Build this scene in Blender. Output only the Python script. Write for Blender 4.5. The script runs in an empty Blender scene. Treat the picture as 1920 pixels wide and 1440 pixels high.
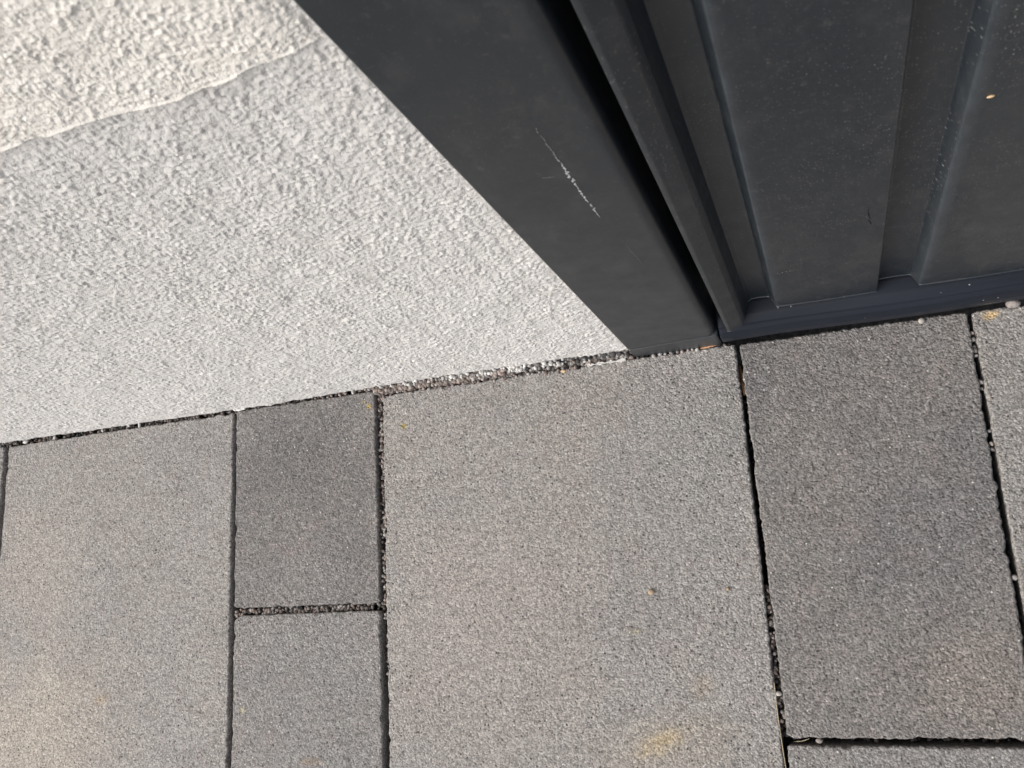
import bpy, bmesh, math, random
import numpy as np
from mathutils import Matrix, Vector

random.seed(7)
rng = np.random.default_rng(11)
S = bpy.context.scene
COL = S.collection

# ------------------------------------------------------------------ camera
cam_data = bpy.data.cameras.new('camera')
cam = bpy.data.objects.new('camera', cam_data)
COL.objects.link(cam)
RX = (0.93678576, -0.05339465, -0.34580551)      # image right in world axes
RY = (-0.12816515, -0.97196553, -0.19712101)     # image down
RZ = (-0.32558583, 0.22898037, -0.91736681)      # view direction
CPOS = (0.31580478, -0.14951222, 0.58089748)
cam.matrix_world = Matrix(((RX[0], -RY[0], -RZ[0], CPOS[0]),
                           (RX[1], -RY[1], -RZ[1], CPOS[1]),
                           (RX[2], -RY[2], -RZ[2], CPOS[2]),
                           (0, 0, 0, 1)))
cam_data.sensor_fit = 'HORIZONTAL'
cam_data.sensor_width = 36.0
cam_data.lens = 36.0 * 1638.9 / 1920.0
cam_data.clip_start = 0.01
cam_data.clip_end = 500.0
cam_data.dof.use_dof = True
cam_data.dof.focus_distance = 0.60
cam_data.dof.aperture_fstop = 28.0
S.camera = cam

# ------------------------------------------------------------------ sky, sun, exposure
SUN_EL, SUN_AZ = math.radians(40), math.radians(238)     # azimuth measured clockwise from +Y (north)
world = bpy.data.worlds.new('World')
S.world = world
world.use_nodes = True
wn = world.node_tree
bg = wn.nodes['Background']
sky = wn.nodes.new('ShaderNodeTexSky')
sky.sky_type = 'NISHITA'
sky.sun_disc = False
sky.sun_elevation = SUN_EL
sky.sun_rotation = SUN_AZ
sky.air_density = 1.0
sky.dust_density = 5.0
sky.ozone_density = 1.0
haze = wn.nodes.new('ShaderNodeHueSaturation')          # thin white overcast: most of the blue is washed out
haze.inputs['Saturation'].default_value = 0.45
wn.links.new(sky.outputs[0], haze.inputs['Color'])
wn.links.new(haze.outputs[0], bg.inputs[0])
bg.inputs[1].default_value = 0.12
sun_data = bpy.data.lights.new('sun', 'SUN')
sun_data.energy = 1.05
sun_data.angle = math.radians(65)
sun_data.color = (1.0, 0.955, 0.905)
sun = bpy.data.objects.new('sun', sun_data)
COL.objects.link(sun)
sd = Vector((math.sin(SUN_AZ) * math.cos(SUN_EL), math.cos(SUN_AZ) * math.cos(SUN_EL), math.sin(SUN_EL)))
sun.rotation_euler = sd.to_track_quat('Z', 'Y').to_euler()
sun.location = sd * 5
S.view_settings.view_transform = 'Standard'
S.view_settings.look = 'None'
S.view_settings.gamma = 1.0
S.view_settings.use_curve_mapping = False
S.view_settings.exposure = 0.62

# ------------------------------------------------------------------ helpers
def thing(name, label, cat, loc=(0, 0, 0), group=None):
    o = bpy.data.objects.new(name, None)
    o.empty_display_size = 0.02
    COL.objects.link(o)
    o.location = loc
    o['label'] = label
    o['category'] = cat
    o['kind'] = 'thing'
    if group:
        o['group'] = group
    return o

def tag(o, label, cat, group=None):
    o['label'] = label
    o['category'] = cat
    if group:
        o['group'] = group
    return o

def link(name, me, mat, parent=None, smooth=True):
    o = bpy.data.objects.new(name, me)
    COL.objects.link(o)
    if mat:
        me.materials.clear()
        me.materials.append(mat)
    if parent:
        o.parent = parent
        o.matrix_parent_inverse = Matrix.Translation(-parent.location)
    me.polygons.foreach_set('use_smooth', [smooth] * len(me.polygons))
    return o

def mesh(name, verts, faces):
    me = bpy.data.meshes.new(name)
    me.from_pydata([tuple(v) for v in verts], [], [tuple(f) for f in faces])
    me.update()
    return me

def grid_mesh(name, P):
    """P: (rows, cols, 3) array -> quad mesh"""
    r, c, _ = P.shape
    me = bpy.data.meshes.new(name)
    me.vertices.add(r * c)
    me.vertices.foreach_set('co', P.reshape(-1).astype(np.float32))
    i = np.arange(r * c).reshape(r, c)
    q = np.stack([i[:-1, :-1], i[:-1, 1:], i[1:, 1:], i[1:, :-1]], -1).reshape(-1)
    n = (r - 1) * (c - 1)
    me.loops.add(n * 4)
    me.loops.foreach_set('vertex_index', q.astype(np.int32))
    me.polygons.add(n)
    me.polygons.foreach_set('loop_start', np.arange(0, n * 4, 4, dtype=np.int32))
    me.update(calc_edges=True)
    me.validate()
    return me

def fillet(pts, rad, n=5):
    """round the inner corners of a 2-D polyline"""
    out = [pts[0]]
    for k in range(1, len(pts) - 1):
        p, a, b = (np.array(pts[j], float) for j in (k, k - 1, k + 1))
        r = rad[k] if hasattr(rad, '__len__') else rad
        if r <= 0:
            out.append(tuple(p)); continue
        da, db = a - p, b - p
        la, lb = np.linalg.norm(da), np.linalg.norm(db)
        da /= la; db /= lb
        ang = math.acos(max(-1, min(1, float(da @ db))))
        if ang > math.pi - 0.02:
            out.append(tuple(p)); continue
        t = min(r / math.tan(ang / 2), 0.49 * la, 0.49 * lb)
        p0, p1 = p + da * t, p + db * t
        for j in range(n + 1):
            u = j / n
            out.append(tuple((1 - u) ** 2 * p0 + 2 * u * (1 - u) * p + u * u * p1))
    out.append(pts[-1])
    return out

def lownoise(x, seed, amp, wl):
    """smooth 1-D noise made of a few sines"""
    r = np.random.default_rng(seed)
    y = np.zeros_like(x)
    for k in range(6):
        w = wl * (0.5 + 1.4 * r.random())
        y += np.sin(2 * np.pi * x / w + r.random() * 6.28) * (0.4 + r.random())
    return y * amp / 2.5

# ------------------------------------------------------------------ node materials
class NT:
    def __init__(self, name):
        self.m = bpy.data.materials.new(name)
        self.m.use_nodes = True
        self.t = self.m.node_tree
        self.b = self.t.nodes['Principled BSDF']
        g = self.t.nodes.new('ShaderNodeNewGeometry')
        self.pos = g.outputs['Position']
    def n(self, kind, **kw):
        nd = self.t.nodes.new(kind)
        for k, v in kw.items():
            setattr(nd, k, v)
        return nd
    def l(self, a, b):
        self.t.links.new(a, b)
    def put(self, sock, v):
        if isinstance(v, (int, float)):
            sock.default_value = v
        elif isinstance(v, tuple):
            sock.default_value = (*v, 1.0) if len(v) == 3 and len(sock.default_value) == 4 else v
        else:
            self.l(v, sock)
    def noise(self, scale, detail=2.0, rough=0.5, vec=None):
        nd = self.n('ShaderNodeTexNoise')
        self.l(vec or self.pos, nd.inputs['Vector'])
        nd.inputs['Scale'].default_value = scale
        nd.inputs['Detail'].default_value = detail
        nd.inputs['Roughness'].default_value = rough
        return nd.outputs['Fac']
    def voro(self, scale, out='Distance', rand=1.0, vec=None, feature='F1'):
        nd = self.n('ShaderNodeTexVoronoi', feature=feature)
        self.l(vec or self.pos, nd.inputs['Vector'])
        nd.inputs['Scale'].default_value = scale
        nd.inputs['Randomness'].default_value = rand
        return nd.outputs[out]
    def rng(self, v, a, b, c=0.0, d=1.0, smooth=False):
        nd = self.n('ShaderNodeMapRange')
        if smooth:
            nd.interpolation_type = 'SMOOTHSTEP'
        self.put(nd.inputs[0], v)
        for k, x in enumerate((a, b, c, d)):
            nd.inputs[k + 1].default_value = x
        return nd.outputs[0]
    def math(self, op, a, b=0.0):
        nd = self.n('ShaderNodeMath', operation=op)
        self.put(nd.inputs[0], a)
        self.put(nd.inputs[1], b)
        return nd.outputs[0]
    def mix(self, fac, a, b, mode='MIX'):
        nd = self.n('ShaderNodeMix', data_type='RGBA', blend_type=mode)
        self.put(nd.inputs[0], fac)
        self.put(nd.inputs[6], a)
        self.put(nd.inputs[7], b)
        return nd.outputs[2]
    def sep(self, col):
        nd = self.n('ShaderNodeSeparateColor')
        self.l(col, nd.inputs[0])
        return nd.outputs
    def scalecol(self, col, f):
        nd = self.n('ShaderNodeVectorMath', operation='SCALE')
        self.put(nd.inputs[0], col)
        self.put(nd.inputs[3], f)
        return nd.outputs[0]
    def mapping(self, scale=(1, 1, 1), rot=(0, 0, 0), loc=(0, 0, 0)):
        nd = self.n('ShaderNodeMapping')
        self.l(self.pos, nd.inputs[0])
        nd.inputs['Location'].default_value = loc
        nd.inputs['Rotation'].default_value = rot
        nd.inputs['Scale'].default_value = scale
        return nd.outputs[0]
    def bump(self, h, strength=1.0, dist=0.001, normal=None):
        nd = self.n('ShaderNodeBump')
        nd.inputs['Strength'].default_value = strength
        nd.inputs['Distance'].default_value = dist
        self.l(h, nd.inputs['Height'])
        if normal:
            self.l(normal, nd.inputs['Normal'])
        return nd.outputs[0]
    def done(self, col, rough, normal=None, spec=0.5):
        self.put(self.b.inputs['Base Color'], col)
        self.put(self.b.inputs['Roughness'], rough)
        self.b.inputs['Specular IOR Level'].default_value = spec
        if normal:
            self.l(normal, self.b.inputs['Normal'])
        return self.m
    def blob(self, cx, cy, rx, ry, rot=0.0, edge=0.55, wob=0.5, nscale=120.0):
        """soft ragged ellipse mask on the ground at a world place"""
        nd = self.n('ShaderNodeMapping', vector_type='TEXTURE')
        self.l(self.pos, nd.inputs[0])
        nd.inputs['Location'].default_value = (cx, cy, 0)
        nd.inputs['Rotation'].default_value = (0, 0, rot)
        nd.inputs['Scale'].default_value = (rx, ry, 1000)
        ln = self.n('ShaderNodeVectorMath', operation='LENGTH')
        self.l(nd.outputs[0], ln.inputs[0])
        d = self.math('ADD', ln.outputs['Value'], self.rng(self.noise(nscale, 3), 0.25, 0.75, -wob, wob))
        return self.rng(d, edge, 1.0, 1.0, 0.0, smooth=True)

def mat_paver():
    t = NT('concrete_paver')
    oi = t.n('ShaderNodeObjectInfo')
    base = oi.outputs['Color']
    # slow pigment changes of a colour-blended concrete paver
    c = t.mix(t.rng(t.noise(9, 3, 0.6), 0.42, 0.68, 0, 0.45), base, (0.290, 0.262, 0.238))
    c = t.mix(t.rng(t.noise(14, 3, 0.55, t.mapping(loc=(3, 1, 0))), 0.5, 0.7, 0, 0.22), c, (0.180, 0.174, 0.173))
    c = t.mix(t.rng(t.noise(60, 3, 0.6), 0.5, 0.7, 0, 0.24), c, (0.265, 0.220, 0.207))
    c = t.mix(t.rng(t.noise(75, 2, 0.6, t.mapping(loc=(1, 5, 0))), 0.52, 0.7, 0, 0.3), c, (0.238, 0.246, 0.235))
    # pigment clouds and stains with a place of their own
    for (x, y, rx, ry, ro, col, am) in PIGMENT:
        c = t.mix(t.math('MULTIPLY', t.blob(x, y, rx, ry, ro, 0.15, 0.25, 30.0), am), c, col)
    for (x, y, rx, ry, ro, col, am) in STAINS:
        c = t.mix(t.math('MULTIPLY', t.blob(x, y, rx, ry, ro, 0.0, 0.30, 170.0), am), c, col)
    # grains
    g1 = t.noise(820, 2.5, 0.65)
    f = t.rng(g1, 0.30, 0.70, 0.60, 1.34)
    vc = t.sep(t.voro(760, 'Color'))
    f2 = t.rng(vc[0], 0, 1, 0.68, 1.34)
    f3 = t.rng(t.noise(260, 3, 0.65), 0.3, 0.7, 0.84, 1.16)
    c = t.scalecol(c, t.math('MULTIPLY', t.math('MULTIPLY', f, f2), f3))
    vd = t.voro(430, 'Distance')
    vcol = t.sep(t.voro(430, 'Color'))
    dot = t.rng(vd, 0.12, 0.30, 1, 0)
    c = t.mix(t.math('MULTIPLY', dot, t.rng(vcol[0], 0.93, 0.95)), c, (0.62, 0.60, 0.57))     # quartz sparkle
    c = t.mix(t.math('MULTIPLY', t.rng(vd, 0.2, 0.42, 1, 0), t.math('GREATER_THAN', t.math('ADD', vcol[1], t.rng(t.noise(38, 3, 0.6), 0.35, 0.7, -0.08, 0.12)), 0.92)), c, (0.065, 0.061, 0.058))   # dark grains
    h = t.math('ADD', t.math('MULTIPLY', g1, 1.0), t.math('MULTIPLY', t.voro(760), -0.6))
    h = t.math('ADD', h, t.math('MULTIPLY', t.noise(300, 3, 0.6), 1.3))
    nrm = t.bump(h, 1.0, 0.0008)
    return t.done(c, 0.88, nrm, 0.3)

PIGMENT = [
    (-0.330, -0.245, 0.130, 0.095, 0.2, (0.395, 0.360, 0.315), 0.75),
    (-0.330, -0.110, 0.080, 0.090, 0.0, (0.343, 0.320, 0.292), 0.60),
    (-0.170, -0.020, 0.090, 0.035, 0.1, (0.251, 0.244, 0.237), 0.45),
    (-0.066, -0.045, 0.085, 0.055, 0.0, (0.148, 0.143, 0.143), 0.60),
    (-0.066, -0.135, 0.080, 0.030, 0.0, (0.220, 0.211, 0.208), 0.6),
    (0.080, -0.170, 0.120, 0.120, 0.5, (0.329, 0.299, 0.278), 0.6),
    (0.230, -0.080, 0.060, 0.090, -0.3, (0.255, 0.253, 0.247), 0.4),
    (0.340, -0.050, 0.080, 0.060, 0.2, (0.182, 0.174, 0.173), 0.5),
    (0.375, -0.215, 0.060, 0.050, 0.4, (0.251, 0.220, 0.195), 0.5),
    (0.200, -0.250, 0.070, 0.030, 0.2, (0.325, 0.288, 0.237), 0.4),
]
STAINS = [
    (0.196, -0.2475, 0.024, 0.0100, 0.42, (0.425, 0.340, 0.220), 0.80),
    (0.4205, -0.0022, 0.0065, 0.0045, 0.2, (0.600, 0.430, 0.220), 0.9),
    (-0.119, -0.2265, 0.004, 0.0035, 0.0, (0.400, 0.370, 0.230), 0.6),
    (-0.0081, -0.0067, 0.0028, 0.0030, 0.0, (0.420, 0.310, 0.060), 0.9),
    (-0.0125, -0.0030, 0.0030, 0.0018, 0.3, (0.380, 0.290, 0.100), 0.6),
    (0.0216, -0.0251, 0.0030, 0.0035, 0.0, (0.300, 0.230, 0.040), 0.9),
    (0.225, -0.215, 0.012, 0.010, 0.6, (0.330, 0.260, 0.170), 0.35),
    (-0.255, -0.218, 0.012, 0.006, 0.1, (0.330, 0.240, 0.140), 0.45),
    (-0.060, -0.262, 0.016, 0.005, 0.0, (0.300, 0.225, 0.160), 0.45),
    (0.185, -0.180, 0.007, 0.004, 0.2, (0.300, 0.260, 0.140), 0.35),
]
M_PAVER = mat_paver()

def mat_plaster(name, col, dirt, dirtcol):
    t = NT(name)
    c = t.mix(t.rng(t.noise(55, 3, 0.6), 0.45, 0.7, 0, dirt), col, dirtcol)
    c = t.mix(t.rng(t.noise(420, 2, 0.5), 0.55, 0.75, 0, 0.22), c, dirtcol)
    h = t.math('ADD', t.noise(1500, 3, 0.6), t.math('MULTIPLY', t.noise(600, 2), 0.8))
    return t.done(c, 0.85, t.bump(h, 0.9, 0.0006), 0.25)
M_PLINTH = mat_plaster('light_grey_plaster', (0.630, 0.620, 0.604), 0.28, (0.565, 0.538, 0.505))
M_FACADE = mat_plaster('warm_white_plaster', (0.745, 0.722, 0.680), 0.22, (0.685, 0.645, 0.585))
M_LIP = mat_plaster('smooth_white_plaster', (0.82, 0.79, 0.74), 0.2, (0.75, 0.70, 0.63))

def mat_metal(name, dust):
    t = NT(name)
    c = (0.0128, 0.0175, 0.0228)
    c = t.mix(t.rng(t.noise(28, 4, 0.65), 0.42, 0.72, 0, 0.6), c, (0.019, 0.0235, 0.0285))
    # dusty smears
    c = t.mix(t.rng(t.noise(190, 4, 0.7), 0.60, 0.80, 0, 0.35), c, (0.13, 0.13, 0.125))
    flatp = t.mapping(scale=(1, 0.0, 0.75))
    sm = t.noise(48, 5, 0.75, t.mapping(scale=(1, 1, 0.55), rot=(0, 0.5, 0)))
    c = t.mix(t.rng(sm, 0.52, 0.78, 0, 0.42), c, (0.066, 0.068, 0.069))
    for sc, lo, r0, r1, am in ((330, 0.55, 0.05, 0.13, 0.95), (130, 0.80, 0.03, 0.065, 1.0), (760, 0.35, 0.08, 0.26, 0.7)):
        d = t.rng(t.voro(sc, vec=flatp), r0, r1, 1, 0)
        s = t.sep(t.voro(sc, 'Color', vec=flatp))
        k = t.math('MULTIPLY', d, t.rng(s[0], lo, lo + 0.08))
        k = t.math('MULTIPLY', k, t.rng(t.noise(26, 3), 0.36, 0.70, 0.25, 1.0))
        c = t.mix(t.math('MULTIPLY', k, am * dust), c, (0.42, 0.42, 0.41))
    a = t.n('ShaderNodeAttribute'); a.attribute_name = 'DustSheen'  # painted sheen of the rib bends, broken up like thin dust
    dust_sheen = t.math('MULTIPLY', a.outputs['Fac'], t.rng(t.noise(45, 4, 0.65), 0.30, 0.66, 0.10, 1.0))
    c = t.mix(dust_sheen, c, (0.046, 0.057, 0.068))
    # short fine horizontal wipe marks
    wm = t.noise(260, 3, 0.6, t.mapping(scale=(0.35, 1.0, 3.2)))
    c = t.mix(t.math('MULTIPLY', t.rng(wm, 0.66, 0.76), 0.18), c, (0.20, 0.20, 0.19))
    r = t.rng(t.noise(60, 4, 0.6), 0.3, 0.7, 0.30, 0.42)
    return t.done(c, r, t.bump(t.noise(2600, 2), 0.10, 0.0003), 0.68)
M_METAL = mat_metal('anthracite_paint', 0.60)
M_FRAME = mat_metal('anthracite_frame_paint', 0.16)

def mat_rubber():
    t = NT('dark_rubber')
    c = t.mix(t.rng(t.noise(40, 3, 0.6, t.mapping(scale=(0.15, 1, 1))), 0.4, 0.7, 0, 0.7), (0.0095, 0.0120, 0.0190), (0.0190, 0.0230, 0.0330))
    d = t.rng(t.voro(260), 0.05, 0.14, 1, 0)
    s = t.sep(t.voro(260, 'Color'))
    c = t.mix(t.math('MULTIPLY', d, t.rng(s[0], 0.86, 0.9)), c, (0.40, 0.40, 0.40))
    return t.done(c, 0.50, t.bump(t.noise(900, 2), 0.12, 0.0003), 0.22)
M_RUBBER = mat_rubber()

def mat_grain():
    t = NT('gravel_grain')
    a = t.n('ShaderNodeVertexColor')
    a.layer_name = 'Col'
    c = t.scalecol(a.outputs[0], t.rng(t.noise(1100, 2), 0.3, 0.7, 0.72, 1.22))
    return t.done(c, 0.75, t.bump(t.noise(1500, 2), 0.4, 0.0004), 0.35)
M_GRAIN = mat_grain()

def mat_plain(name, col, var=0.3, scale=900.0, rough=0.85):
    t = NT(name)
    c = t.scalecol(col, t.rng(t.noise(scale, 3), 0.3, 0.7, 1 - var, 1 + var))
    return t.done(c, rough, t.bump(t.noise(scale * 1.3, 2), 0.4, 0.0004), 0.3)
M_SOIL = mat_plain('gritty_soil', (0.075, 0.066, 0.058), 0.5, 420.0)
M_BED = mat_plain('joint_sand', (0.060, 0.052, 0.046), 0.5, 500.0)
M_FOOT = mat_plain('bitumen_coat', (0.030, 0.028, 0.026), 0.5, 300.0)
M_SCRATCH = mat_plain('bare_scratch', (0.42, 0.43, 0.43), 0.3, 1500.0)
M_FAINT = mat_plain('faint_scuff', (0.10, 0.10, 0.10), 0.4, 1500.0)
M_CHALK = mat_plain('white_plaster_splash', (0.60, 0.59, 0.57), 0.15, 700.0)
M_WOOD = mat_plain('weathered_wood', (0.42, 0.24, 0.14), 0.4, 900.0)
M_BARK = mat_plain('brown_bark', (0.22, 0.12, 0.055), 0.45, 700.0)
M_STRAW = mat_plain('dry_straw', (0.40, 0.34, 0.24), 0.3, 600.0)
M_SEED = mat_plain('seed_husk', (0.55, 0.40, 0.24), 0.35, 900.0)
M_TANSTONE = mat_plain('tan_grit', (0.37, 0.285, 0.195), 0.25, 700.0)
M_PALESTONE = mat_plain('pale_pebble', (0.40, 0.38, 0.345), 0.2, 700.0)
M_GREYSTONE = mat_plain('grey_pebble', (0.26, 0.235, 0.22), 0.3, 700.0)
M_BLACKSTONE = mat_plain('black_lava', (0.075, 0.073, 0.074), 0.4, 700.0)

# ------------------------------------------------------------------ ground and pavement
gm = mesh('ground', [(-60, -60, -0.075), (60, -60, -0.075), (60, 60, -0.075), (-60, 60, -0.075)], [(0, 1, 2, 3)])
ground = link('ground', gm, M_SOIL)
ground['kind'] = 'structure'

bm_ = mesh('pavement', [(-1.5, -1.75, -0.034), (1.75, -1.75, -0.034), (1.75, 0.0075, -0.034), (-1.5, 0.0075, -0.034),
                        (-1.5, -1.75, -0.073), (1.75, -1.75, -0.073), (1.75, 0.0075, -0.073), (-1.5, 0.0075, -0.073)],
           [(0, 1, 2, 3), (4, 5, 1, 0), (5, 6, 2, 1), (6, 7, 3, 2), (7, 4, 0, 3)])
pavement = link('pavement', bm_, M_BED, smooth=False)
pavement['kind'] = 'structure'

def paver(corners, col, label=None, fine=True, seed=0, dz=0.0, rc=(0.0025,) * 4):
    """corners counter-clockwise from above; crumbly arrises, rounded corners"""
    r = np.random.default_rng(seed)
    P = [np.array(c, float) for c in corners]
    ring = []
    for k in range(4):
        p, a, b = P[k], P[k - 1], P[(k + 1) % 4]
        da, db = (a - p) / np.linalg.norm(a - p), (b - p) / np.linalg.norm(b - p)
        for j in range(5):
            u = j / 4
            ring.append((1 - u) ** 2 * (p + da * rc[k]) + 2 * u * (1 - u) * p + u * u * (p + db * rc[k]))
        e0, e1 = p + db * rc[k], b + (p - b) / np.linalg.norm(p - b) * rc[(k + 1) % 4]
        L = np.linalg.norm(e1 - e0)
        n = max(2, int(L / (0.0011 if fine else 0.03)))
        for j in range(1, n):
            ring.append(e0 + (e1 - e0) * j / n)
    ring = np.array(ring)
    n = len(ring)
    nxt, prv = np.roll(ring, -1, 0), np.roll(ring, 1, 0)
    tan = nxt - prv
    tan /= np.linalg.norm(tan, axis=1)[:, None]
    nor = np.stack([tan[:, 1], -tan[:, 0]], 1)           # outward
    s = np.arange(n) * 0.0011
    if fine:
        j0 = r.normal(0, 1, n); j0 = (j0 + np.roll(j0, 1) * 0.7) / 1.4
        slow = lownoise(s, seed + 5, 0.00025, 0.05)
        chip = np.zeros(n)
        for _ in range(max(3, n // 40)):
            c0, w = r.integers(n), r.uniform(1, 3.5)
            d = np.abs((np.arange(n) - c0 + n // 2) % n - n // 2)
            chip -= r.uniform(0.0003, 0.0013) * np.exp(-(d / w) ** 2)
        j1 = j0 * 0.00028 + slow + chip
        zt = -0.0009 + r.normal(0, 1, n) * 0.00018
        inset = 0.0010 + np.abs(r.normal(0, 1, n)) * 0.0003
    else:
        j1 = np.zeros(n); zt = np.full(n, -0.0009); inset = np.full(n, 0.001)
    out = ring + nor * j1[:, None]
    mid = out - nor * (inset * 0.4)[:, None]
    inn = out - nor * inset[:, None]
    low = ring - nor * 0.0003
    v = []
    v += [(x, y, dz) for x, y in inn]
    v += [(x, y, dz + z * 0.3) for (x, y), z in zip(mid, zt)]
    v += [(x, y, dz + z * 1.4) for (x, y), z in zip(out, zt)]
    v += [(x, y, dz - 0.006) for x, y in low]
    v += [(x, y, -0.060) for x, y in low]
    f = [tuple(range(n))]
    for k in range(4):
        a, b = k * n, (k + 1) * n
        for i in range(n):
            i2 = (i + 1) % n
            f.append((a + i, b + i, b + i2, a + i2))
    me = mesh('paver', v, f)
    o = link('paver', me, M_PAVER, pavement)
    me.polygons[0].use_smooth = False
    o.color = (*col, 1)
    if label:
        o['label'] = label
    return o

def rect(x0, x1, y0, y1):
    return [(x0, y0), (x1, y0), (x1, y1), (x0, y1)]

LIGHT, MIDT, DARK = (0.298, 0.286, 0.275), (0.232, 0.226, 0.222), (0.174, 0.168, 0.166)
paver([(-0.5125, -0.250), (-0.3815, -0.250), (-0.3830, 0.0020), (-0.5135, 0.0020)], MIDT, None, True, 1)
paver([(-0.3770, -0.330), (-0.1324, -0.330), (-0.1330, 0.0034), (-0.3778, 0.0012)], LIGHT, 'pale warm grey paver', True, 2)
paver([(-0.1290, -0.1520), (-0.0016, -0.1535), (-0.0032, 0.0050), (-0.1303, 0.0046)], DARK, 'small dark grey paver', True, 3, -0.0004)
paver([(-0.1288, -0.330), (-0.0014, -0.330), (-0.0014, -0.1588), (-0.1284, -0.1574)], MIDT, 'small mid grey paver', True, 4, 0.0002, (0.0025, 0.0025, 0.003, 0.0075))
paver([(0.0036, -0.330), (0.2688, -0.330), (0.2690, 0.0022), (0.0040, 0.0004)], LIGHT, 'large pale grey paver with ochre stain', True, 5, 0.0)
paver([(0.2727, -0.2448), (0.4060, -0.2452), (0.4087, 0.0020), (0.2716, 0.0012)], DARK, 'dark grey paver', True, 6, 0.0003, (0.004, 0.0025, 0.0025, 0.003))
paver([(0.2730, -0.420), (0.4050, -0.420), (0.4057, -0.2496), (0.2720, -0.2490)], MIDT, None, True, 7)
paver([(0.4095, -0.330), (0.6650, -0.330), (0.6665, 0.0020), (0.4109, 0.0012)], (0.285, 0.273, 0.260), 'pale paver with tan patch in its corner', True, 8, 0.0)
# pavers continuing out of the photograph's frame
sd_ = 20
for (x0, x1, y0, y1, c) in (
    (-0.7630, -0.5180, -0.330, 0.0020, LIGHT), (-0.5125, -0.3815, -0.510, -0.2545, DARK),
    (0.6710, 0.8020, -0.2450, 0.0010, MIDT), (0.6710, 0.8020, -0.420, -0.2500, DARK), (0.8065, 1.0600, -0.330, 0.0010, LIGHT),
    (-0.3770, -0.1330, -0.590, -0.3345, MIDT), (-0.1280, -0.0020, -0.500, -0.3345, DARK), (0.0036, 0.2665, -0.590, -0.3345, MIDT),
    (0.2730, 0.4040, -0.600, -0.4245, LIGHT), (0.4095, 0.6650, -0.590, -0.3345, DARK), (0.6710, 0.8020, -0.590, -0.4245, LIGHT),
    (0.8065, 1.0600, -0.590, -0.3345, MIDT), (-0.7630, -0.5180, -0.590, -0.3345, MIDT)):
    sd_ += 1
    paver(rect(x0, x1, y0, y1), c, None, False, sd_)
yy = -0.605
ri = random.Random(3)
while yy > -1.6:
    x = -0.78 + ri.uniform(-0.1, 0)
    hgt = 0.165
    while x < 1.15:
        w = ri.choice((0.13, 0.17, 0.255, 0.255))
        sd_ += 1
        paver(rect(x, x + w, yy - hgt, yy), ri.choice((LIGHT, MIDT, DARK)), None, False, sd_)
        x += w + 0.005
    yy -= hgt + 0.005

# ------------------------------------------------------------------ plaster wall
WY = 0.0078                      # mean face of the lower coat
wall = thing('plaster_wall', 'light rough plastered house wall left of the dark door frame, warmer coat above', 'wall', (-0.4, WY, 0))

def splat(nx, nz, cell, rmin, rmax, dens, r, power=0.5, asp_max=0.7):
    """height field: maximum over randomly strewn, randomly turned oval domes"""
    H = np.zeros(nx * nz, np.float32)
    rm = 0.5 * (rmin + rmax)
    N = int(nx * nz * cell * cell / (rm * rm) * dens)
    gx, gz = r.random(N) * (nx - 1), r.random(N) * (nz - 1)
    gr = (rmin + (rmax - rmin) * r.random(N) ** 1.4) / cell
    gh = 0.4 + 0.6 * r.random(N)
    asp, th = 1 + asp_max * r.random(N), r.random(N) * np.pi
    ca, sa = np.cos(th), np.sin(th)
    K = int(math.ceil(rmax / cell)) + 1
    ix, iz = gx.astype(int), gz.astype(int)
    for dx in range(-K, K + 1):
        for dz in range(-K, K + 1):
            X, Z = ix + dx, iz + dz
            ok = (X >= 0) & (X < nx) & (Z >= 0) & (Z < nz)
            ux, uz = X - gx, Z - gz
            a, b = (ux * ca + uz * sa), (-ux * sa + uz * ca) * asp
            d2 = (a * a + b * b) / (gr * gr)
            val = np.where(d2 < 1, np.maximum(0, 1 - d2) ** power * gh * gr * cell, 0)
            ok &= val > 0
            np.maximum.at(H, (X + Z * nx)[ok], val[ok].astype(np.float32))
    return H.reshape(nz, nx)

def band(nx, nz, cell, wl, r):
    """band-limited random relief of about unit size"""
    F = np.fft.rfft2(r.normal(0, 1, (nz, nx)))
    k = 1e-9 + np.sqrt((np.fft.fftfreq(nz, cell)[:, None]) ** 2 + (np.fft.rfftfreq(nx, cell)[None, :]) ** 2) * wl
    g = np.fft.irfft2(F * (k ** 0.7 / (1 + k ** 2.6)), (nz, nx))
    return g / g.std()

def plaster_height(x0, x1, z0, z1, cell, seed):
    """scraped render: lumpy, rubbed flat on top, torn by many small pits"""
    r = np.random.default_rng(seed)
    nx, nz = int((x1 - x0) / cell) + 1, int((z1 - z0) / cell) + 1
    # close-packed hollows leave thin crests between them, a few grits stand proud
    h = -0.62 * splat(nx, nz, cell, 0.0008, 0.0017, 0.62, r, 0.75, 0.9)
    h += 0.30 * splat(nx, nz, cell, 0.0006, 0.0013, 0.22, r, 0.5, 0.6)
    h += 0.00020 * band(nx, nz, cell, 0.0030, r) + 0.00005 * band(nx, nz, cell, 0.0010, r)
    deep = splat(nx, nz, cell, 0.0006, 0.0013, 0.06, r, 0.8, 1.4)
    h = h - 0.6 * deep + 0.00075
    for ax in (0, 1):
        h = 0.08 * np.roll(h, 1, ax) + 0.84 * h + 0.08 * np.roll(h, -1, ax)
    patch = np.clip(1 + 0.28 * band(nx, nz, cell, 0.020, r), 0.45, 1.6)
    return (0.86 * h * patch).astype(np.float32)

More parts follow.
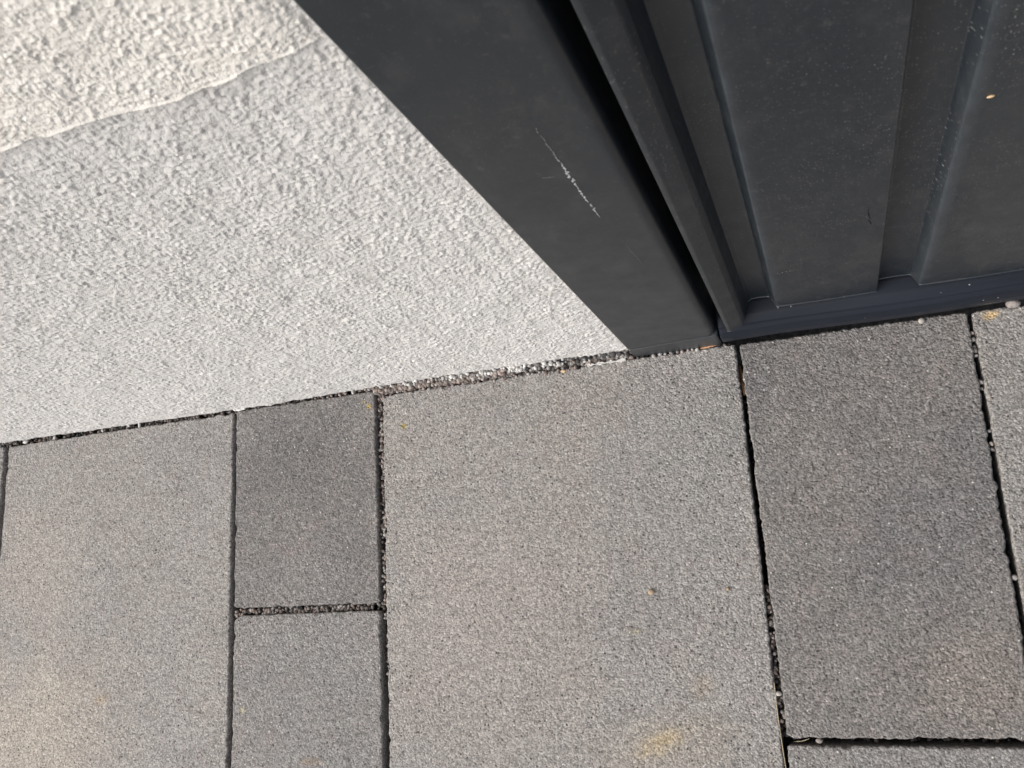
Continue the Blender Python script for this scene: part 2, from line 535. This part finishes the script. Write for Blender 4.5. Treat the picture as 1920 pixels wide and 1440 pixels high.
def sample(H, x0, z0, cell, X, Z):
    u = np.clip((X - x0) / cell, 0, H.shape[1] - 1.001); v = np.clip((Z - z0) / cell, 0, H.shape[0] - 1.001)
    i, j = u.astype(int), v.astype(int)
    a, b = u - i, v - j
    return (H[j, i] * (1 - a) * (1 - b) + H[j, i + 1] * a * (1 - b) + H[j + 1, i] * (1 - a) * b + H[j + 1, i + 1] * a * b)

def slow2(X, Z, seed, wl):
    r = np.random.default_rng(seed)
    y = np.zeros_like(X)
    for k in range(9):
        w = wl * (0.5 + 1.2 * r.random()); t = r.random() * 6.28
        y += np.sin(2 * np.pi * (X * math.cos(t) + Z * math.sin(t)) / w + r.random() * 6.28)
    return y / 3.0

XR = 0.2006                       # where the plaster dies against the frame
def ledge(x):
    return np.interp(x, [-2.5, -0.2, 0.064, 0.090, 0.108, 0.132, 0.154, 0.172, 0.184, 0.1925, 0.21],
                     [0.385, 0.3835, 0.3828, 0.3840, 0.3844, 0.3828, 0.3843, 0.3870, 0.3883, 0.3887, 0.3898]) + lownoise(x, 91, 0.00016, 0.02) + 0.0004 * (np.floor((x + lownoise(x, 92, 0.002, 0.02)) / 0.011) % 2)

def spaced(a, b, d):
    return np.linspace(a, b, max(2, int(round((b - a) / d)) + 1))
CELL = 0.0005
HX0, HZ0 = -0.42, -0.004
H1 = plaster_height(HX0, 0.204, HZ0, 0.462, CELL, 21)
xs = np.concatenate([spaced(-2.0, -0.43, 0.012)[:-1], spaced(-0.43, -0.40, 0.003)[:-1], spaced(-0.40, 0.0, 0.00078)[:-1], spaced(0.0, XR, 0.00055)])
zs = np.concatenate([spaced(-0.0012, 0.15, 0.00075)[:-1], spaced(0.15, 0.412, 0.00058)[:-1], spaced(0.412, 0.46, 0.0009)])
X, Z = np.meshgrid(xs, zs)
h = sample(H1, HX0, HZ0, CELL, X, Z)
h = h * np.clip((X + 0.425) / 0.02, 0.0, 1) + 0.0005 * np.clip((-0.405 - X) / 0.02, 0, 1)
h += slow2(X, Z, 5, 0.05) * 0.00028 + slow2(X, Z, 6, 0.016) * 0.00016
# the coat thins out and curls in at its lower edge
edge = np.clip((Z + 0.0012) / 0.0035, 0, 1)
h = h * (0.35 + 0.65 * edge)
Y = WY + 0.0004 - h + (1 - edge) ** 2 * 0.0008 - np.clip(-X / 0.1, 0, 1) * np.clip(1 - Z / 0.1, 0, 1) * 0.0026
Y += np.clip((X - (XR - 0.0015)) / 0.0015, 0, 1) ** 2 * 0.0008
bot = lownoise(xs, 33, 0.0009, 0.02) + rng.normal(0, 0.00035, len(xs)) + np.where(xs > 0.02, np.clip((xs - 0.02) / 0.1, 0, 1) * 0.0012, 0)
Zm = Z + bot[None, :] * np.clip(1 - Z / 0.006, 0, 1)
link('plinth_coat', grid_mesh('plinth_coat', np.stack([X, Y, Zm], -1)), M_PLINTH, wall)

H2 = plaster_height(0.03, 0.204, 0.38, 0.47, 0.00035, 22)
H3 = plaster_height(-0.45, 0.204, 0.37, 0.68, 0.0008, 23)
xs2 = np.concatenate([spaced(-2.0, -0.45, 0.010)[:-1], spaced(-0.45, 0.03, 0.0016)[:-1], spaced(0.03, XR, 0.00042)])
tt = np.concatenate([[0, 0.0003, 0.0007, 0.0012], spaced(0.0016, 0.075, 0.00042)[:-1], spaced(0.075, 0.29, 0.0018)[:-1], spaced(0.29, 2.2, 0.05)])
X, T = np.meshgrid(xs2, tt)
lz = ledge(xs2)
Z = lz[None, :] + T
h = sample(H2, 0.03, 0.38, 0.00035, X, Z)
def ramp(v, a, b):
    return np.clip((v - a) / (b - a), 0, 1)
h3 = sample(H3, -0.45, 0.37, 0.0008, X, Z)
w2 = ramp(X, 0.031, 0.040) * ramp(Z, 0.468, 0.460)
h = (h * w2 + h3 * (1 - w2)) * 0.82
w3 = ramp(X, -0.45, -0.40) * ramp(Z, 0.675, 0.64)
h = h * w3 + 0.0004 * (1 - w3) + slow2(X, Z, 8, 0.04) * 0.0003
thick = 0.0019 * np.clip((0.1975 - X) / 0.010, 0.0, 1) - 0.0012 * np.clip((X - 0.1940) / 0.005, 0, 1) + 0.0006     # dies out just before the frame
lipw = 0.0016 + 0.0014 * np.clip(slow2(xs2, xs2 * 0, 77, 0.02), -0.9, 1.6)[None, :]
liplvl = 0.0006 + 0.0010 * np.exp(-(T / 0.0008) ** 2) * np.clip((0.1945 - X) / 0.010, 0, 1) * np.clip(0.75 + 0.6 * slow2(X, X * 0, 78, 0.03), 0.1, 1)
k = np.clip(T / lipw, 0, 1)
h = h * k ** 2 + liplvl * (1 - k ** 2)
roundin = (1 - np.clip(T / 0.0004, 0, 1)) ** 2
Y = WY + 0.0008 - h - thick * (1 - roundin * 0.55)
P = np.stack([X, Y, Z], -1)
under = np.stack([xs2, np.full_like(xs2, WY + 0.004), lz + 0.0008], -1)[None]
P = np.concatenate([under, P], 0)
link('upper_coat', grid_mesh('upper_coat', P), M_FACADE, wall)

# the masonry behind both coats and the dark footing under the plaster
def box(name, x0, x1, y0, y1, z0, z1, mat, parent, bev=0.0, seg=2):
    bm = bmesh.new()
    bmesh.ops.create_cube(bm, size=1)
    for v in bm.verts:
        v.co = Vector(((x0 + x1) / 2 + v.co.x * (x1 - x0), (y0 + y1) / 2 + v.co.y * (y1 - y0), (z0 + z1) / 2 + v.co.z * (z1 - z0)))
    if bev:
        bmesh.ops.bevel(bm, geom=bm.edges[:], offset=bev, segments=seg, affect='EDGES', profile=0.5)
    me = bpy.data.meshes.new(name)
    bm.to_mesh(me); bm.free()
    return link(name, me, mat, parent, smooth=False)
box('masonry', -2.0, 0.2000, 0.0125, 0.26, 0.03, 2.6, M_PLINTH, wall)
box('footing', -2.0, 0.2000, 0.0110, 0.255, -0.075, 0.030, M_FOOT, wall)

# plaster drips hanging over the joint at the foot of the wall
def lump(name, c, r, mat, parent=None, seed=0, sub=2, sq=(1, 1, 1), rough=0.22, rot=0.0):
    q = np.random.default_rng(seed)
    bm = bmesh.new()
    bmesh.ops.create_icosphere(bm, subdivisions=sub, radius=1.0)
    dirs = q.normal(0, 1, (7, 3)); dirs /= np.linalg.norm(dirs, axis=1)[:, None]
    amp = q.uniform(-rough, rough, 7)
    cr, sr = math.cos(rot), math.sin(rot)
    for v in bm.verts:
        d = np.array(v.co)
        f = 1 + float(np.sum(amp * np.maximum(0, dirs @ d) ** 2)) + q.normal(0, rough * 0.12)
        p = d * f * r * np.array(sq)
        v.co = Vector((p[0] * cr - p[1] * sr, p[0] * sr + p[1] * cr, p[2]))
    me = bpy.data.meshes.new(name)
    bm.to_mesh(me); bm.free()
    o = link(name, me, mat, None)
    o.location = c
    if parent:
        o.parent = parent
        o.matrix_parent_inverse = Matrix.Translation(-parent.location)
    return o
for k, (x, y, z, r, sq) in enumerate(((-0.1225, 0.0052, 0.0010, 0.0013, (2.2, 0.8, 0.8)), (-0.1262, 0.0054, 0.0006, 0.0015, (1.9, 0.9, 0.7)), (-0.1305, 0.0054, 0.0010, 0.0012, (1.5, 0.8, 0.8)),
                                      (-0.3575, 0.0030, 0.0004, 0.0016, (1.5, 1, .8)), (-0.323, 0.0042, 0.0004, 0.0013, (.8, 1.6, .8)),
                                      (-0.269, 0.0036, 0.0004, 0.0014, (1, 1.2, .8)), (-0.2285, 0.0044, 0.0004, 0.0015, (.7, 1.6, .8)),
                                      (-0.240, 0.0046, 0.0004, 0.0011, (1, 1, .8)), (-0.021, 0.0060, 0.0010, 0.0012, (.8, 1.4, 1)),
                                      (0.004, 0.0066, 0.0018, 0.0018, (.7, 1, 1.4)), (0.0135, 0.0062, 0.0016, 0.0017, (.7, 1, 1.4)))):
    lump('plaster_drip', (x, y, z), r, M_CHALK, wall, 40 + k, 2, sq, 0.35)

# ------------------------------------------------------------------ door frame
frame = thing('door_frame', 'anthracite metal door frame jamb with a long white scratch beside the plaster wall', 'door frame', (0.23, 0.003, 0))
FX0, FX1, FY = 0.2004, 0.2600, 0.0030
prof = fillet([(FX0, 0.060), (FX0, FY), (FX1, FY), (FX1, 0.046), (0.294, 0.046), (0.294, 0.060)], [0, 0.0013, 0.0066, 0.0, 0.001, 0], 7)
def extrude(name, prof, zlo, zhi, mat, parent, close=False, hem=0.0):
    v, f = [], []
    n = len(prof)
    for x, y in prof:
        zl = zlo(x) if callable(zlo) else zlo
        v.append((x, y, zl))
    for x, y in prof:
        v.append((x, y, zhi))
    for i in range(n if close else n - 1):
        j = (i + 1) % n
        f.append((i, j, n + j, n + i))
    if close:
        f.append(tuple(range(n, 2 * n))); f.append(tuple(reversed(range(n))))
    if hem:                          # cut lower edge of the sheet, turned out a little
        m = len(v)
        v += [(x, y - hem, zlo - hem * 0.9) for x, y in prof]
        f += [(m + i, m + i + 1, i + 1, i) for i in range(n - 1)]
    me = mesh(name, v, f)
    o = link(name, me, mat, parent, smooth=True)
    try:
        me.set_sharp_from_angle(angle=math.radians(38))
    except Exception:
        pass
    return o
def foot_top(x):
    return 0.0203 + (x - FX0) / (FX1 - FX0) * 0.0062
extrude('jamb', prof, lambda x: foot_top(x), 2.15, M_FRAME, frame, close=True)
# separate plastic foot under the jamb
fp = fillet([(FX0 + 0.0002, 0.058), (FX0 + 0.0002, FY - 0.0005), (FX1 + 0.0008, FY - 0.0005), (FX1 + 0.0008, 0.044)], [0, 0.001, 0.003, 0], 5)
n = len(fp)
v = [(x, y, 0.0006) for x, y in fp] + [(x, y, foot_top(x) - 0.0012) for x, y in fp] + \
    [(x + (0.0005 if i < n // 2 else -0.0005), y + 0.0005, foot_top(x) - 0.0007) for i, (x, y) in enumerate(fp)]
f = []
for a in (0, n):
    for i in range(n - 1):
        f.append((a + i, a + i + 1, a + n + i + 1, a + n + i))
f.append(tuple(range(2 * n, 3 * n)))
f.append(tuple(reversed(range(n))))
link('frame_foot', mesh('frame_foot', v, f), M_FRAME, frame, smooth=False)

# the scratch: ragged flakes of bare metal along a nearly upright line
def flakes(name, pts, mat, parent, seed, step=0.0011, y=FY):
    q = random.Random(seed)
    v, f = [], []
    L = sum(math.dist(pts[i][:2], pts[i + 1][:2]) for i in range(len(pts) - 1))
    s = 0.0
    acc = [0.0]
    for i in range(len(pts) - 1):
        acc.append(acc[-1] + math.dist(pts[i][:2], pts[i + 1][:2]))
    while s < L:
        x, z, w = (float(np.interp(s, acc, [p[k] for p in pts])) for k in range(3))
        ln = step * q.uniform(0.6, 1.35)
        if q.random() < 0.86:
            a = q.uniform(0.35, 1.2) * w
            ox = q.uniform(-0.4, 0.4) * w + q.gauss(0, 0.00012)
            m = 6
            ring = []
            for k in range(m):
                t = 2 * math.pi * k / m
                ring.append((x + ox + a * 0.5 * math.cos(t) * q.uniform(0.5, 1.3), z + ln * 0.75 * math.sin(t) * q.uniform(0.6, 1.2)))
            b = len(v)
            v += [(px, y - 0.00016, pz) for px, pz in ring] + [(px, y + 0.0002, pz) for px, pz in ring]
            f.append(tuple(range(b, b + m)))
            for k in range(m):
                f.append((b + k, b + m + k, b + m + (k + 1) % m, b + (k + 1) % m))
        s += ln
    return link(name, mesh(name, v, f), mat, parent, smooth=False)
sc = flakes('scratch', [(0.2376, 0.3215, 0.00012), (0.2377, 0.300, 0.00020), (0.2380, 0.288, 0.00102), (0.2379, 0.278, 0.00148), (0.2378, 0.272, 0.00030),
                        (0.2379, 0.267, 0.00130), (0.2379, 0.258, 0.00084), (0.2383, 0.250, 0.00093), (0.2388, 0.2405, 0.00015)], M_SCRATCH, frame, 5)
sc['label'] = 'long white upright scratch'
flakes('scuff', [(0.2410, 0.215, 0.0003), (0.2425, 0.195, 0.0009), (0.2434, 0.180, 0.0004), (0.2440, 0.168, 0.0002)], M_FAINT, frame, 6)
flakes('scuff', [(0.2290, 0.286, 0.0012), (0.2335, 0.284, 0.0010)], M_FAINT, frame, 7)

# ------------------------------------------------------------------ garage door
door = thing('garage_door', 'anthracite ribbed metal garage door leaf with rubber bottom seal', 'garage door', (0.6, 0.013, 0))
ZB, ZT = 0.0355, 2.05
RIBY, GROY = 0.0130, 0.0205
stile = fillet([(0.2725, 0.045), (0.2700, 0.012), (0.2672, 0.0022), (0.2700, 0.0019), (0.2775, 0.0052), (0.2796, 0.0090), (0.2806, 0.0150), (0.2822, GROY - 0.0012), (0.2842, GROY)],
               [0, 0.002, 0.0016, 0.0022, 0.0040, 0.001, 0.0012, 0.001, 0], 5)
extrude('edge_stile', stile, ZB - 0.001, ZT, M_METAL, door, hem=0.0005)
def groove(x0, x1):
    return extrude('groove', [(x0, GROY), ((x0 + x1) / 2, GROY + 0.00025), (x1, GROY)], ZB, ZT, M_METAL, door, hem=0.0005)
def rib(x0, x1, nxt, rad_l):
    """rib from the foot of its left slope to the foot of its right slope"""
    p = fillet([(x0 - 0.0010, GROY), (x0 + 0.0006, GROY - 0.0004), (x0 + 0.0042, RIBY), (x0 + 0.0070, RIBY - 0.00004), (x0 + 0.0098, RIBY - 0.00008), ((x0 + x1) / 2, RIBY - 0.0003), (x1 - 0.0018, RIBY), (x1, GROY - 0.0002), (x1 + 0.001, GROY)],
               [0, 0.0012, rad_l, 0, 0, 0, 0.0012, 0.001, 0], 6)
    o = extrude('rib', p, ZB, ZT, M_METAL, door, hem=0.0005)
    # sheen along the left bend put into the colour, with a little dust
    a = o.data.attributes.new('DustSheen', 'FLOAT', 'POINT')
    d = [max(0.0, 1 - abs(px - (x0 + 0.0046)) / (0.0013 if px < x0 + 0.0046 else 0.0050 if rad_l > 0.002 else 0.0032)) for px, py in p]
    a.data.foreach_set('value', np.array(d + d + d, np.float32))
    return o
x = 0.2950
first = True
gx0 = 0.2842
while x < 1.05:
    groove(gx0, x - 0.0010)
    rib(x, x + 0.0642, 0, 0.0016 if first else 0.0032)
    gx0 = x + 0.0642 + 0.001
    x += 0.0815 if first else 0.0812
    first = False
groove(gx0, x - 0.001)
# bottom seal: soft dark rubber nose between the sheet and the paving
sp = fillet([(0.0260, 0.0340), (0.0190, 0.0338), (0.0110, 0.0318), (0.0066, 0.0278), (0.0060, 0.0262), (0.0036, 0.0235), (0.0018, 0.0170), (0.0020, 0.0085), (0.0042, 0.0018), (0.0300, 0.0008)],
            [0, 0.004, 0.006, 0.002, 0.0015, 0.005, 0.006, 0.004, 0.002, 0], 6)
xs3 = np.concatenate([[0.2615, 0.2622], spaced(0.264, 1.06, 0.006)])
rows = []
for i, xx in enumerate(xs3):
    w = float(lownoise(np.array([xx]), 61, 0.00035, 0.12)[0]); w2 = float(lownoise(np.array([xx]), 62, 0.0004, 0.07)[0])
    e = 0.0012 if i == 0 else 0.0
    rows.append([(xx, yv + e + w * (1 if zv < 0.03 else 0.2), zv + (w2 * 0.6 if zv < 0.03 and zv > 0.008 else 0)) for yv, zv in sp])
link('bottom_seal', grid_mesh('bottom_seal', np.array(rows)), M_RUBBER, door)
flakes('scuff', [(0.4130, 0.0120, 0.0004), (0.4190, 0.0112, 0.0007), (0.4260, 0.0125, 0.0004)], M_FAINT, door, 12, 0.0009, 0.0019)
box('light_blocker', 0.297, 1.06, 0.046, 0.050, 0.002, 2.05, M_METAL, door)  # unseen sheet added behind the leaf to block light
flakes('scuff', [(0.302, 0.0985, 0.0011), (0.309, 0.0990, 0.0009), (0.314, 0.0995, 0.0004)], M_FAINT, door, 9, 0.0009, RIBY - 0.0002)
flakes('scuff', [(0.3490, 0.168, 0.0003), (0.3497, 0.158, 0.0005), (0.3503, 0.150, 0.0003)], M_RUBBER, door, 10, 0.0015, RIBY - 0.0002)

# ------------------------------------------------------------------ gravel in the joints
ICO_V, ICO_F = None, None
_b = bmesh.new(); bmesh.ops.create_icosphere(_b, subdivisions=2, radius=1.0)
ICO_V = np.array([v.co[:] for v in _b.verts]); ICO_F = np.array([[v.index for v in f.verts] for f in _b.faces]); _b.free()
PINK, BROWN, GREY, DGREY, WHITE, BLACK = (0.31, 0.262, 0.240), (0.20, 0.162, 0.142), (0.32, 0.305, 0.29), (0.15, 0.14, 0.135), (0.55, 0.54, 0.52), (0.055, 0.054, 0.055)
class Grains:
    def __init__(self): self.v, self.f, self.c, self.n = [], [], [], 0
    def add(self, p, r, col):
        q = rng.normal(0, 1, (3, 3)); d = q / np.linalg.norm(q, axis=1)[:, None]
        k = 1 + (np.maximum(0, ICO_V @ d.T) ** 2) @ rng.uniform(-0.3, 0.25, 3)
        sq = rng.uniform(0.75, 1.15, 3)
        A, _ = np.linalg.qr(rng.normal(0, 1, (3, 3)))
        self.v.append(((ICO_V * k[:, None] * sq) @ A) * r + np.array(p))
        self.f.append(ICO_F + self.n * len(ICO_V)); self.n += 1
        self.c.append(np.tile(np.array((*col, 1.0)) * np.array((*(rng.uniform(0.7, 1.3) * np.ones(3)), 1)), (len(ICO_V), 1)))
    def strip(self, x0, x1, y0, y1, n, z0, z1, r0, r1, pal):
        for _ in range(n):
            self.add((rng.uniform(x0, x1), rng.uniform(y0, y1), rng.uniform(z0, z1)), rng.uniform(r0, r1), pal[rng.integers(len(pal))])
    def build(self, name):
        V, F, Cc = np.concatenate(self.v), np.concatenate(self.f), np.concatenate(self.c)
        me = bpy.data.meshes.new(name)
        me.vertices.add(len(V)); me.vertices.foreach_set('co', V.reshape(-1).astype(np.float32))
        me.loops.add(F.size); me.loops.foreach_set('vertex_index', F.reshape(-1).astype(np.int32))
        me.polygons.add(len(F)); me.polygons.foreach_set('loop_start', np.arange(0, F.size, 3, dtype=np.int32))
        me.update(calc_edges=True)
        a = me.color_attributes.new('Col', 'FLOAT_COLOR', 'POINT')
        a.data.foreach_set('color', Cc.reshape(-1).astype(np.float32))
        o = link(name, me, M_GRAIN)
        o['kind'] = 'stuff'
        return o
G = Grains()
mixw = [PINK, BROWN, GREY, PINK, DGREY, BROWN]
# strip at the foot of the wall, brown and pink on the left, whitened and black towards the frame
G.strip(-0.002, 0.110, 0.0025, 0.0085, 420, -0.004, 0.0004, 0.0014, 0.0021, mixw)
G.strip(0.000, 0.105, 0.0026, 0.0062, 190, 0.0004, 0.0024, 0.0013, 0.0019, mixw)
G.strip(0.095, 0.199, 0.0020, 0.0095, 380, -0.006, -0.0004, 0.0013, 0.0020, [DGREY, BROWN, GREY, DGREY, PINK])
G.strip(0.040, 0.150, 0.0046, 0.0082, 110, -0.001, 0.0030, 0.0010, 0.0017, [GREY, WHITE, DGREY, WHITE])
for _ in range(70):
    G.add((rng.uniform(0.0, 0.16), 0.0016 - abs(rng.normal(0, 0.0012)), 0.0006), rng.uniform(0.0007, 0.0014), mixw[rng.integers(len(mixw))])
G.strip(0.120, 0.196, 0.0040, 0.0085, 110, -0.002, 0.0032, 0.0012, 0.0019, [BLACK, DGREY, GREY, DGREY, WHITE])
for cx, m in ((0.026, 12), (0.033, 9), (0.062, 16), (0.069, 12), (0.090, 14), (0.112, 20), (0.118, 16), (0.138, 14), (0.143, 8)):
    for _ in range(m):
        G.add((cx + rng.normal(0, 0.0030), rng.uniform(0.0040, 0.0074), rng.uniform(0.0005, 0.0048)), rng.uniform(0.0009, 0.0015), WHITE)
# under the frame foot
G.strip(0.198, 0.266, 0.0012, 0.0050, 46, -0.006, -0.0012, 0.0010, 0.0016, [DGREY, GREY, BROWN])
for x in (0.203, 0.214, 0.2185, 0.222, 0.226, 0.2305, 0.2335, 0.2375, 0.2405, 0.2435, 0.262):
    G.add((x, rng.uniform(0.0014, 0.0024), 0.0002), rng.uniform(0.0010, 0.0016), [GREY, DGREY, PINK, DGREY][rng.integers(4)])
G.strip(-0.52, -0.005, 0.0020, 0.0090, 1100, -0.007, -0.0014, 0.0010, 0.0016, [DGREY, BROWN, DGREY, BROWN, BLACK])
G.strip(-0.045, -0.002, 0.0050, 0.0085, 40, -0.003, 0.0008, 0.0009, 0.0014, mixw)
# joints
G.strip(-0.0022, 0.0042, -0.158, 0.004, 330, -0.011, -0.0035, 0.0010, 0.0016, mixw)
G.strip(0.0008, 0.0042, -0.165, 0.003, 90, -0.0042, -0.0016, 0.0009, 0.0014, [DGREY, DGREY, PINK, GREY, BROWN])
G.strip(-0.0016, 0.0036, -0.30, -0.16, 150, -0.016, -0.008, 0.0010, 0.0015, [DGREY, BROWN])
G.strip(0.0018, 0.0040, -0.21, -0.16, 14, -0.005, -0.002, 0.0009, 0.0013, [GREY, DGREY])
G.strip(-0.130, -0.001, -0.1578, -0.1532, 320, -0.009, -0.0030, 0.0010, 0.0016, mixw)
G.strip(-0.127, -0.003, -0.1572, -0.1540, 60, -0.0045, -0.0020, 0.0009, 0.0014, [DGREY, PINK, DGREY, BROWN, GREY])
G.strip(-0.1332, -0.1282, -0.32, 0.004, 260, -0.018, -0.009, 0.0009, 0.0014, [DGREY])
G.strip(-0.3815, -0.3772, -0.15, 0.002, 110, -0.013, -0.006, 0.0009, 0.0014, [BROWN, DGREY])
G.strip(0.2668, 0.2728, -0.16, 0.002, 110, -0.028, -0.018, 0.0009, 0.0014, [BROWN, DGREY])
G.strip(0.2676, 0.2730, -0.245, -0.155, 150, -0.012, -0.0060, 0.0010, 0.0015, [BROWN, DGREY, BROWN, PINK])
G.strip(0.2692, 0.2722, -0.236, -0.158, 70, -0.0065, -0.0025, 0.0008, 0.0015, [BROWN, BROWN, DGREY, PINK, GREY])
G.strip(0.274, 0.405, -0.2490, -0.2452, 130, -0.026, -0.015, 0.0009, 0.0014, [BROWN, DGREY])
G.strip(0.4050, 0.4110, -0.245, 0.002, 120, -0.026, -0.016, 0.0009, 0.0014, [DGREY])
for v_, r_, c_ in ((-0.0115, .0014, PINK), (-0.0155, .0018, GREY), (-0.0200, .0013, DGREY), (-0.0225, .0015, DGREY), (-0.0258, .0014, GREY), (-0.0425, .0016, GREY), (-0.0465, .0012, DGREY),
                   (-0.0725, .0014, GREY), (-0.0800, .0012, PINK), (-0.0835, .0014, DGREY), (-0.1580, .0015, GREY), (-0.2300, .0014, DGREY), (-0.2330, .0012, PINK)):
    G.add((0.4098 + v_ * 0.007, v_, -0.0022), r_, c_)
for _ in range(60):
    side = rng.integers(4)
    if side == 0: p = (rng.uniform(0.01, 0.26), -abs(rng.normal(0, 0.004)) + 0.0005)
    elif side == 1: p = (0.0045 + abs(rng.normal(0, 0.003)), rng.uniform(-0.26, 0))
    elif side == 2: p = (rng.uniform(-0.125, -0.005), -0.1595 - abs(rng.normal(0, 0.002)))
    else: p = (0.412 + abs(rng.normal(0, 0.003)), rng.uniform(-0.2, 0))
    G.add((*p, 0.0003), rng.uniform(0.0004, 0.0009), [GREY, DGREY, BROWN, PINK][rng.integers(4)])
gravel = G.build('joint_gravel')
gravel['label'] = 'fine brown, grey and whitened gravel filling the joints and the gap under the wall'

# ------------------------------------------------------------------ loose bits lying about
tag(lump('pebble', (0.3825, -0.0003, 0.0017), 0.0020, M_PALESTONE, None, 70, 2), 'round pale pebble lying on the dark paver in front of the door seal', 'pebble')
tag(lump('pebble', (0.4335, 0.0020, 0.0022), 0.0034, M_GREYSTONE, None, 71, 3, (1.2, .8, .9)), 'brownish grey pebble against the door seal at the right edge', 'pebble')
tag(lump('pebble', (0.1982, -0.1557, 0.0010), 0.0021, M_TANSTONE, None, 72, 2, (1.2, .8, .7), .3, .4), 'tan grit crumb lying in the middle of the large pale paver', 'grit')
tag(lump('pebble', (0.2471, -0.1561, 0.0007), 0.0012, M_TANSTONE, None, 73, 2), 'tiny pale orange grain near the right edge of the large pale paver', 'grit')
tag(lump('pebble', (0.1491, -0.0004, 0.0006), 0.0015, M_SEED, None, 74, 2, (1.3, .8, .6)), 'yellow crumb on the edge of the large paver below the gravel strip', 'grit')
tag(lump('pebble', (0.2708, -0.2195, -0.0004), 0.0017, M_PALESTONE, None, 75, 2, (1.1, .9, .8)), 'pale stone chip stuck in the joint left of the dark paver', 'pebble')
tag(lump('pebble', (0.2905, -0.2468, -0.0020), 0.0018, M_GREYSTONE, None, 76, 2, (1.2, .8, .8)), 'grey pebble wedged in the cross joint below the dark paver', 'pebble')
for k, (x, y, z, r, sq) in enumerate(((0.1785, 0.0062, 0.0020, 0.0030, (1.2, .8, .9)), (0.1850, 0.0060, 0.0014, 0.0023, (1.1, .9, .9)), (0.1908, 0.0056, 0.0010, 0.0021, (1, 1, 1)),
                                      (0.1650, 0.0064, 0.0020, 0.0022, (1.3, .9, .8)), (0.1955, 0.0050, 0.0002, 0.0022, (1, 1, 1)))):
    tag(lump('lava_stone', (x, y, z), r, M_BLACKSTONE, None, 80 + k, 3, sq, 0.3),
        ('largest black stone in the gravel under the wall', 'black stone just right of the largest one under the wall', 'black stone nearest but one to the frame foot', 'flat black stone furthest left in the gravel', 'small black stone touching the frame foot')[k], 'stone', 'black stones in the gravel beside the frame foot')

def ragged_patch(name, cx, cy, z, pts, th, mat):
    n = len(pts)
    v = [(cx + a, cy + b, z + th * (1 + 0.3 * math.sin(i * 2.1))) for i, (a, b) in enumerate(pts)] + [(cx + a * 1.01, cy + b * 1.01, z) for a, b in pts]
    f = [tuple(range(n))] + [(i, n + i, n + (i + 1) % n, (i + 1) % n) for i in range(n)]
    return link(name, mesh(name, v, f), mat, None, smooth=False)
top, botm = [], []
q = random.Random(4)
for i in range(27):
    u = -0.0138 + 0.0276 * i / 26
    mid = -0.0010 + 0.0001 * i / 26
    w = 0.0011 * (0.7 + 0.5 * math.sin(i * 0.9)) + (0.0008 if i < 3 or i > 22 else 0)
    botm.append((u, mid - w * q.uniform(0.3, 0.9)))
    top.append((u, mid + w * q.uniform(0.6, 1.4)))
smear = ragged_patch('plaster_smear', 0.1805, 0.0023, -0.0002, botm + top[::-1], 0.0009, M_CHALK)
tag(smear, 'ragged white plaster smear along the back edge of the large paver by the frame', 'plaster smear')

def sliver(name, p0, p1, w, mat, seed, th=0.0005, bend=0.0):
    q = random.Random(seed)
    p0, p1 = Vector(p0), Vector(p1)
    d = (p1 - p0).normalized()
    s = d.cross(Vector((0, 0, 1))).normalized()
    n = 14
    v, f = [], []
    for i in range(n + 1):
        u = i / n
        c = p0.lerp(p1, u) + s * (bend * math.sin(math.pi * u) + q.gauss(0, w * 0.06)) + Vector((0, 0, q.gauss(0, th * 0.15)))
        ww = w * (0.35 + 0.65 * math.sin(math.pi * min(1, max(0.04, u * 0.92 + 0.04))))
        for k in range(4):
            a = math.pi / 2 * k + 0.5
            v.append(c + s * (math.cos(a) * ww / 2) + Vector((0, 0, math.sin(a) * th / 2)))
    for i in range(n):
        for k in range(4):
            a, b = i * 4 + k, i * 4 + (k + 1) % 4
            f.append((a, b, b + 4, a + 4))
    f.append((0, 1, 2, 3)); f.append(tuple(n * 4 + k for k in (3, 2, 1, 0)))
    return link(name, mesh(name, v, f), mat)
tag(sliver('wood_chip', (0.2455, 0.0019, 0.0006), (0.2585, 0.0034, 0.0012), 0.0024, M_WOOD, 1, 0.0016), 'splintered reddish wood chip lying under the frame foot', 'wood chip')
tag(sliver('bark_flake', (0.2696, -0.0110, -0.008), (0.2706, -0.0330, -0.003), 0.0034, M_BARK, 2, 0.0012), 'brown bark flake standing in the dark joint below the door corner', 'bark flake')
tag(sliver('grass_stalk', (0.2686, -0.2130, 0.0004), (0.2702, -0.2720, -0.0012), 0.00075, M_STRAW, 3, 0.0006, 0.0006), 'thin dry grass stalk lying along the joint at the bottom of the photo', 'grass stalk')
tag(sliver('grass_stalk', (0.2738, -0.1500, -0.0006), (0.2740, -0.2260, -0.0006), 0.0005, M_STRAW, 13, 0.0005, 0.0003), 'hair-thin pale fibre along the left edge of the dark paver', 'grass stalk')
tag(sliver('grass_stalk', (0.2760, -0.2470, -0.001), (0.2850, -0.2452, -0.0004), 0.0005, M_STRAW, 14, 0.0004, 0.0005), 'short dry fibre lying across the start of the cross joint', 'grass stalk')
tag(lump('seed_husk', (0.3874, RIBY - 0.0004, 0.2556), 0.0007, M_SEED, None, 90, 2, (2.0, 0.6, 0.7), 0.3), 'small tan seed husk stuck on the right rib of the door', 'seed husk')
